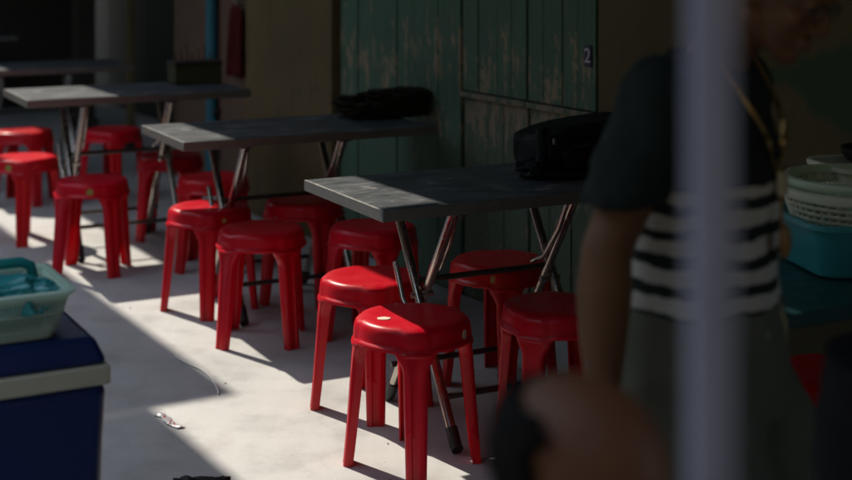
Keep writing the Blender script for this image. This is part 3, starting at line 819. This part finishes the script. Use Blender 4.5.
# tiny grit and dried leaf bits on the floor
bm = bmesh.new()
for i in range(150):
    n_ = random.uniform(1.0, 3.1); m_ = random.uniform(3.3, 9); p = nm(n_, m_)
    s = random.choice((.001, .0015, .0015, .002, .003)) 
    box(bm, (p.x, p.y, s * .4), (s * 2, s * 1.4, s * .8), Matrix.Rotation(random.random() * 6, 4, 'Z'))
tag(link('grit', bm, simple('grit', (.16, .13, .10), .8), smooth=False), 'scattered dark grit on the concrete floor', 'grit', kind='stuff')

# ------------------------------------------------------------------ foreground pole
po = empty('metal_pole', (.185, .91, 0), 0, 'blurred pale bluish grey pole close to the camera', 'pole')
bm = bmesh.new(); tube(bm, [(0, 0, 0.01), (0, 0, 1.0), (0, 0, 2.66)], .0155, 32); link('shaft', bm, M['post'], po)
bm = bmesh.new(); tube(bm, [(0, 0, 0), (0, 0, .02)], .05, 32); link('base_plate', bm, M['dullbar'], po)

# ------------------------------------------------------------------ people
def remesh(o, vox, it=5, fac=.5):
    r = o.modifiers.new('r', 'REMESH'); r.mode = 'VOXEL'; r.voxel_size = vox; r.use_smooth_shade = True
    s = o.modifiers.new('s', 'SMOOTH'); s.factor = fac; s.iterations = it
def head_shapes(bm, HM):
    E = lambda c, r: ellipsoid(bm, c, r, 20, 12, HM)
    E((0, .012, .035), (.074, .094, .082)); E((0, -.028, -.03), (.058, .062, .075)); E((0, -.070, -.094), (.024, .020, .018))
    for s in (-1, 1):
        capsule(bm, (s * .050, .0, -.05), .019, (s * .014, -.066, -.096), .014, 12, HM)
        E((s * .036, -.060, -.022), (.022, .022, .02)); E((s * .031, -.077, .004), (.014, .011, .010))
        E((s * .010, -.098, -.034), (.009, .010, .008)); E((s * .077, .010, -.006), (.009, .018, .031)); E((s * .081, .018, .008), (.006, .017, .018))
    capsule(bm, (-.036, -.080, .021), .011, (.036, -.080, .021), .011, 12, HM)
    capsule(bm, (0, -.088, .014), .008, (0, -.106, -.027), .0115, 12, HM)
    E((0, -.088, -.057), (.023, .012, .0065)); E((0, -.086, -.069), (.020, .012, .0075))
def hand(bm, wrist, d, n, s, spread=1.0, L=1.0):
    """d = towards the fingertips, n = palm side, s = towards the thumb"""
    d, n, s = [Vector(v).normalized() for v in (d, n, s)]; w = Vector(wrist)
    for k in (-1, -.3, .4, 1): capsule(bm, w + d * .01 + s * (.013 * k), .014, w + d * .088 * L + s * (.030 * k), .0115)
    for k, ln, cur in ((1.0, .070, .25), (.34, .078, .32), (-.33, .072, .4), (-1.0, .056, .5)):
        p = w + d * .090 * L + s * (.029 * k); dd = d.copy(); r = .0092
        for seg, fr in enumerate((.45, .32, .23)):
            dd = (dd + n * cur * (.6 + seg * .4)).normalized(); q = p + dd * ln * fr * L * 1.12 + s * (.003 * k * spread)
            capsule(bm, p, r, q, r * .92, 10); p = q; r *= .92
    p = w + d * .030 + s * .026
    for dd, ln, r in ((d * .62 + s * .75 + n * .25, .038, .0125), (d * .9 + s * .35 + n * .35, .032, .0108), (d * 1 + s * .05 + n * .4, .026, .0095)):
        q = p + dd.normalized() * ln; capsule(bm, p, r, q, r * .9, 10); p = q
def eyes(root, HM, body):
    for s in (-1, 1):
        bm = bmesh.new(); ellipsoid(bm, (s * .031, -.083, .002), (.010, .006, .0055), 14, 8, HM); link('eye', bm, M['eye'], body)
def hair_cap(root, HM, keep, body, th=.010):
    bm = bmesh.new(); vs = bmesh.ops.create_uvsphere(bm, u_segments=64, v_segments=40, radius=1)['verts']
    for v in vs:
        k = 1 + .035 * noise.fractal(v.co * 9, 1, 2, 3)
        v.co = Vector((v.co.x * (.074 + th) * k, .012 + v.co.y * (.094 + th) * k, .035 + v.co.z * (.082 + th) * k))
    dl = [f for f in bm.faces if not keep(f.calc_center_median())]
    bmesh.ops.delete(bm, geom=dl, context='FACES')
    for v in bm.verts: v.co = HM @ v.co
    o = link('hair', bm, M['hair'], body); s = o.modifiers.new('t', 'SOLIDIFY'); s.thickness = .012; s.offset = -1
    return o

# --- person A: standing, striped shirt
pa = empty('person', (.487, 2.5, 0), R(55), 'standing person in navy shirt with white stripes and khaki trousers, head bowed', 'person')
HM = Matrix.Translation((0, -.145, 1.432)) @ Matrix.Rotation(R(28), 4, 'X')
bm = bmesh.new()
loft(bm, [((0, 0, .76), .12, .08), ((0, 0, .95), .125, .085), ((0, -.01, 1.1), .14, .09), ((0, 0, 1.22), .15, .085), ((0, 0, 1.28), .12, .065), ((0, .0, 1.30), .06, .05)], 24)
head_shapes(bm, HM)
chain(bm, [((0, .0, 1.24), .062), ((0, -.05, 1.33), .054), ((0, -.11, 1.40), .056)])
SR, ER, WR = (-.165, .0, 1.245), (-.252, .052, 1.0), (-.285, .040, .785)
chain(bm, [(SR, .055), ((-.208, .022, 1.12), .052), ((-.238, .045, 1.03), .043), (ER, .042), ((-.264, .050, .93), .047), ((-.276, .046, .86), .040), (WR, .029)])
SL, EL_, WL = (.165, .0, 1.245), (.205, .05, 1.0), (.200, .04, .79)
chain(bm, [(SL, .055), ((.19, .01, 1.12), .047), (EL_, .040), ((.205, .047, .93), .041), (WL, .026)])
hand(bm, WR, (-.04, -.08, -1), (.9, .3, 0), (.3, -.95, 0)); hand(bm, WL, (.03, -.25, -1), (-.9, .2, 0), (-.3, -.95, 0))
for s in (-1, 1):
    chain(bm, [((s * .075, 0, .78), .070), ((s * .095, -.015, .45), .052), ((s * .095, .005, .34), .052), ((s * .095, .03, .08), .033)])
    capsule(bm, (s * .095, .045, .04), .032, (s * .105, -.10, .03), .030)
    for k in range(5): capsule(bm, (s * (.08 + .014 * k), -.12, .022), .013 - .001 * k, (s * (.078 + .0155 * k), -.165 + .008 * k, .014), .011 - .001 * k, 8)
body = link('body', bm, M['skin'], pa); remesh(body, .0042, 6)
eyes(pa, HM, body)
hair_cap(pa, HM, lambda c: c.z > .055 - .55 * (c.y + .02) and not (c.y < -.045 and c.z < .085) , body)
# shirt
bm = bmesh.new()
loft(bm, [((0, -.005, .868), .172, .136), ((0, -.005, .90), .170, .134), ((0, -.008, 1.0), .163, .128), ((0, -.012, 1.1), .168, .130), ((0, -.006, 1.18), .172, .122), ((0, .0, 1.24), .165, .10), ((0, .0, 1.28), .125, .084), ((0, -.008, 1.305), .082, .070)], 48)
for S, Mi, e in ((SR, (-.205, .018, 1.16), (-.235, .032, 1.075)), (SL, (.19, .01, 1.15), (.205, .014, 1.075))):
    S = Vector(S); e = Vector(e); Mi = Vector(Mi)
    capsule(bm, S - Vector((S.x * .25, 0, .01)), .066, S, .068, 20)
    loft(bm, [(e, .068, .073), (e.lerp(S, .12), .0685, .0735), (Mi, .068, .073), (S + Vector((0, 0, -.02)), .067, .07), (S + Vector((0, 0, .03)), .05, .055)], 28)
shirt = link('shirt', bm, M['shirt'], pa); remesh(shirt, .006, 6)
tx = bpy.data.textures.new('folds', 'CLOUDS'); tx.noise_scale = .11; tx.noise_depth = 2
d = shirt.modifiers.new('d', 'DISPLACE'); d.texture = tx; d.strength = .030; d.mid_level = .5
# collar
bm = bmesh.new(); n = 28; rows = []
for z, rx, ry, dy in ((1.292, .078, .068, -.008), (1.318, .066, .062, -.018), (1.320, .071, .067, -.018), (1.300, .088, .078, -.010)):
    rows.append([bm.verts.new((rx * math.cos(2*math.pi*k/n), dy + ry * math.sin(2*math.pi*k/n), z - .02 * max(0, -math.sin(2*math.pi*k/n)))) for k in range(n)])
for i in range(4):
    a, c = rows[i], rows[(i+1) % 4]
    for k in range(n): bm.faces.new((a[k], a[(k+1) % n], c[(k+1) % n], c[k]))
link('collar', bm, M['black'], shirt)
def trousers(root, hip, knees, ankles, mat, waist=.90, rx=.168, ry=.128, wl=1.0):
    bm = bmesh.new()
    loft(bm, [((0, 0, waist), rx * .93, ry * .92), ((0, 0, waist - .08), rx, ry), ((0, 0, waist - .16), rx * 1.05, ry * 1.04), ((0, 0, waist - .20), rx * 1.02, ry)], 40)
    for s in (-1, 1):
        K = knees[s]; A = ankles[s]
        loft(bm, [((s * .088, 0, hip - .01), .090, .118), ((s * .09, K[1] * .45, hip - .10), min(.112, .092 * wl), .122), (K, .078 * wl, .085 * wl), (Vector(K).lerp(Vector(A), .5), .070 * wl, .076 * wl), (A, .066 * wl, .072 * wl)], 32)
    o = link('trousers', bm, mat, root); remesh(o, .008, 6)
    d = o.modifiers.new('d', 'DISPLACE'); d.texture = tx; d.strength = .022; d.mid_level = .5
    return o
tr = trousers(pa, .78, {-1: (-.10, -.075, .45), 1: (.11, -.10, .45)}, {-1: (-.10, .0, .12), 1: (.10, -.01, .12)}, M['khaki'], .885, .182, .155, 1.45)
bm = bmesh.new(); tube(bm, [(-.03, -.137, .875), (-.045, -.145, .84), (-.04, -.142, .80)], .0035, 8); link('drawstring', bm, M['ivory'], tr)
bm = bmesh.new(); tube(bm, [(.03, -.137, .875), (.035, -.146, .845), (.042, -.142, .79)], .0035, 8); link('drawstring', bm, M['ivory'], tr)
# necklace
bm = bmesh.new(); pts = []
for k in range(41):
    f = k / 40; a = (f - .5) * 2
    x = .078 * math.sin(a * 1.9) if abs(a) > .55 else .068 * a / .55 * .98
    zz = 1.112 + .20 * (abs(a) ** 1.15)
    yy = -.146 + .13 * max(0, abs(a) - .35) ** 1.25
    pts.append((.072 * math.sin(min(1, abs(a) * 1.05) * math.pi / 2) * (1 if a > 0 else -1), yy, min(zz, 1.325)))
tube(bm, pts, .0042, 8)
nk = link('necklace', bm, M['gold'], pa)
bm = bmesh.new(); box(bm, (0, -.155, 1.095), (.030, .012, .042)); link('pendant', bm, M['ivory'], nk, False, .004)
bm = bmesh.new(); tube(bm, [(0, -.152, 1.075), (0, -.154, 1.02)], .003, 8); ellipsoid(bm, (0, -.160, .995), (.019, .009, .030)); link('pendant', bm, M['amber'], nk)
bm = bmesh.new(); tube(bm, [(-.02, -.15, 1.20), (0, -.155, 1.165), (.02, -.15, 1.20)], .004, 8); ellipsoid(bm, (0, -.155, 1.165), (.012, .008, .014)); link('pendant', bm, M['gold'], nk)
# spectacles
sp = None
bm = bmesh.new()
for s in (-1, 1):
    pts = [HM @ Vector((s * .033 + .023 * math.cos(t), -.098, .003 + .017 * math.sin(t))) for t in [2*math.pi*k/20 for k in range(21)]]
    tube(bm, pts, .0018, 8, False); tube(bm, [HM @ Vector((s * .056, -.097, .006)), HM @ Vector((s * .078, -.04, .008)), HM @ Vector((s * .080, .02, .006))], .0018, 8)
tube(bm, [HM @ Vector((-.010, -.099, .006)), HM @ Vector((0, -.102, .009)), HM @ Vector((.010, -.099, .006))], .0016, 8)
link('spectacles', bm, M['glass'], pa)
for s in (-1, 1):
    bm = bmesh.new(); box(bm, (s * .10, .0 - .03, .030), (.105, .27, .022)); link('sandal', bm, M['rubber'], pa, False, .01, 3)
    pass

# --- person B: seated in the foreground, bald crown, mostly below the frame
pb_ = empty('person', (.060, 1.470, 0), R(48), 'blurred seated person with a balding head at the bottom edge of the photo', 'person')
HB = Matrix.Translation((0, -.13, .957)) @ Matrix.Rotation(R(14), 4, 'X')
bm = bmesh.new(); head_shapes(bm, HB)
chain(bm, [((0, .03, .77), .06), ((0, -.03, .84), .056), ((0, -.10, .92), .056)])
loft(bm, [((0, .06, .47), .15, .11), ((0, .08, .60), .14, .10), ((0, .07, .70), .15, .10), ((0, .04, .77), .12, .07), ((0, .02, .81), .06, .05)], 24)
for s in (-1, 1):
    chain(bm, [((s * .165, .04, .74), .055), ((s * .215, .03, .56), .042), ((s * .17, -.14, .52), .028)])
    hand(bm, (s * .17, -.14, .525), (-s * .1, -1, -.15), (0, .1, -1), (-s, 0, 0))
    chain(bm, [((s * .09, .04, .50), .09), ((s * .14, -.34, .475), .060), ((s * .13, -.30, .10), .036)])
    capsule(bm, (s * .13, -.29, .04), .032, (s * .14, -.45, .03), .028)
bodyb = link('body', bm, M['skin2'], pb_); remesh(bodyb, .0042, 6); eyes(pb_, HB, bodyb)
hair_cap(pb_, HB, lambda c: (c.y > .030 - .35 * (c.z - .03)) and c.z < .085 and c.z > -.05 or (c.y > .012 and -.03 < c.z < .04), bodyb, .008)
bm = bmesh.new()
loft(bm, [((0, .05, .46), .175, .14), ((0, .08, .60), .165, .135), ((0, .075, .70), .172, .13), ((0, .05, .77), .155, .10), ((0, .03, .81), .095, .075)], 40)
for s in (-1, 1):
    capsule(bm, (s * .12, .04, .745), .065, (s * .165, .04, .745), .068, 20); capsule(bm, (s * .165, .04, .745), .068, (s * .20, .035, .62), .060, 20)
sh = link('shirt', bm, M['black'], pb_); remesh(sh, .008, 6)
bm = bmesh.new()
for s in (-1, 1): chain(bm, [((s * .09, .05, .52), .105), ((s * .14, -.34, .475), .078), ((s * .135, -.32, .14), .062)], 20)
tb_ = link('trousers', bm, M['greycl'], pb_); remesh(tb_, .008, 6)

# --- person C: in black at the right edge
pc = empty('person', (.715, 1.92, 0), R(100), 'person dressed in black cut off by the right edge', 'person')
HC = Matrix.Translation((0, -.56, 1.44)) @ Matrix.Rotation(R(35), 4, 'X')
def lean(bm):
    for v in bm.verts:
        if v.co.z > .95: v.co.y -= (v.co.z - .95) * .95; v.co.z = .95 + (v.co.z - .95) * .88
bm = bmesh.new(); chain(bm, [((0, .01, 1.34), .06), ((0, 0, 1.45), .054), ((0, -.01, 1.5), .054)])
loft(bm, [((0, 0, .85), .14, .10), ((0, 0, 1.0), .13, .095), ((0, -.01, 1.2), .15, .10), ((0, 0, 1.34), .13, .07), ((0, 0, 1.37), .06, .05)], 24)
for s in (-1, 1):
    chain(bm, [((s * .175, 0, 1.31), .055), ((s * .225, .03, 1.07), .041), ((s * .19, -.17, 1.0), .027)])
    hand(bm, (s * .19, -.17, 1.0), (-s * .3, -1, -.1), (0, 0, -1), (-s, 0, 0))
    chain(bm, [((s * .09, 0, .85), .09), ((s * .1, -.01, .48), .055), ((s * .1, .03, .08), .035)]); capsule(bm, (s * .1, .045, .04), .032, (s * .11, -.12, .03), .028)
lean(bm); head_shapes(bm, HC)
bc_ = link('body', bm, M['skin'], pc); remesh(bc_, .0045, 6); eyes(pc, HC, bc_)
hair_cap(pc, HC, lambda c: c.z > .03 - .5 * (c.y + .02) and not (c.y < -.045 and c.z < .085), bc_)
bm = bmesh.new()
loft(bm, [((0, 0, .86), .175, .14), ((0, 0, 1.0), .160, .13), ((0, -.01, 1.2), .172, .13), ((0, 0, 1.30), .165, .10), ((0, 0, 1.36), .10, .075)], 40)
for s in (-1, 1): capsule(bm, (s * .12, 0, 1.30), .066, (s * .175, 0, 1.30), .068, 20); capsule(bm, (s * .175, 0, 1.30), .068, (s * .215, .025, 1.13), .062, 20)
lean(bm); sh = link('shirt', bm, M['black'], pc); remesh(sh, .008, 6)
trousers(pc, .84, {-1: (-.105, -.01, .48), 1: (.105, -.01, .48)}, {-1: (-.105, .02, .10), 1: (.105, .02, .10)}, M['black'], .93, .205, .170, 1.5)

# ------------------------------------------------------------------ light
w = bpy.data.worlds.new('World'); sc.world = w; w.use_nodes = True; t = w.node_tree
sky = t.nodes.new('ShaderNodeTexSky'); sky.sky_type = 'NISHITA'; sky.sun_disc = False
sky.sun_elevation = EL; sky.sun_rotation = math.atan2(-HX, -HY)
bg = t.nodes['Background']; bg.inputs['Strength'].default_value = .15; t.links.new(sky.outputs[0], bg.inputs['Color'])
sl = bpy.data.lights.new('sun', 'SUN'); sl.energy = 4.6; sl.angle = R(.6); sl.color = (1, .915, .78)
so = bpy.data.objects.new('sun', sl); COL.objects.link(so)
so.rotation_euler = Vector((HX, HY, -TE)).to_track_quat('-Z', 'Y').to_euler(); so.location = (-4, 4, 9)

# ------------------------------------------------------------------ camera
cd = bpy.data.cameras.new('camera'); cam = bpy.data.objects.new('camera', cd); COL.objects.link(cam); sc.camera = cam
cam.location = (0, 0, 1.5); cam.rotation_euler = (R(90), 0, 0)
cd.sensor_width = 36; cd.lens = 1400 / 852 * 36; cd.shift_y = -292 / 852; cd.clip_end = 300; cd.clip_start = .05
cd.dof.use_dof = True; cd.dof.focus_distance = 4.15; cd.dof.aperture_fstop = 2.05
sc.view_settings.view_transform = 'Standard'; sc.view_settings.look = 'None'; sc.view_settings.exposure = .3; sc.view_settings.gamma = 1
sc.render.engine = 'CYCLES'
sc.cycles.use_denoising = True; sc.cycles.max_bounces = 8; sc.cycles.diffuse_bounces = 4; sc.cycles.glossy_bounces = 4
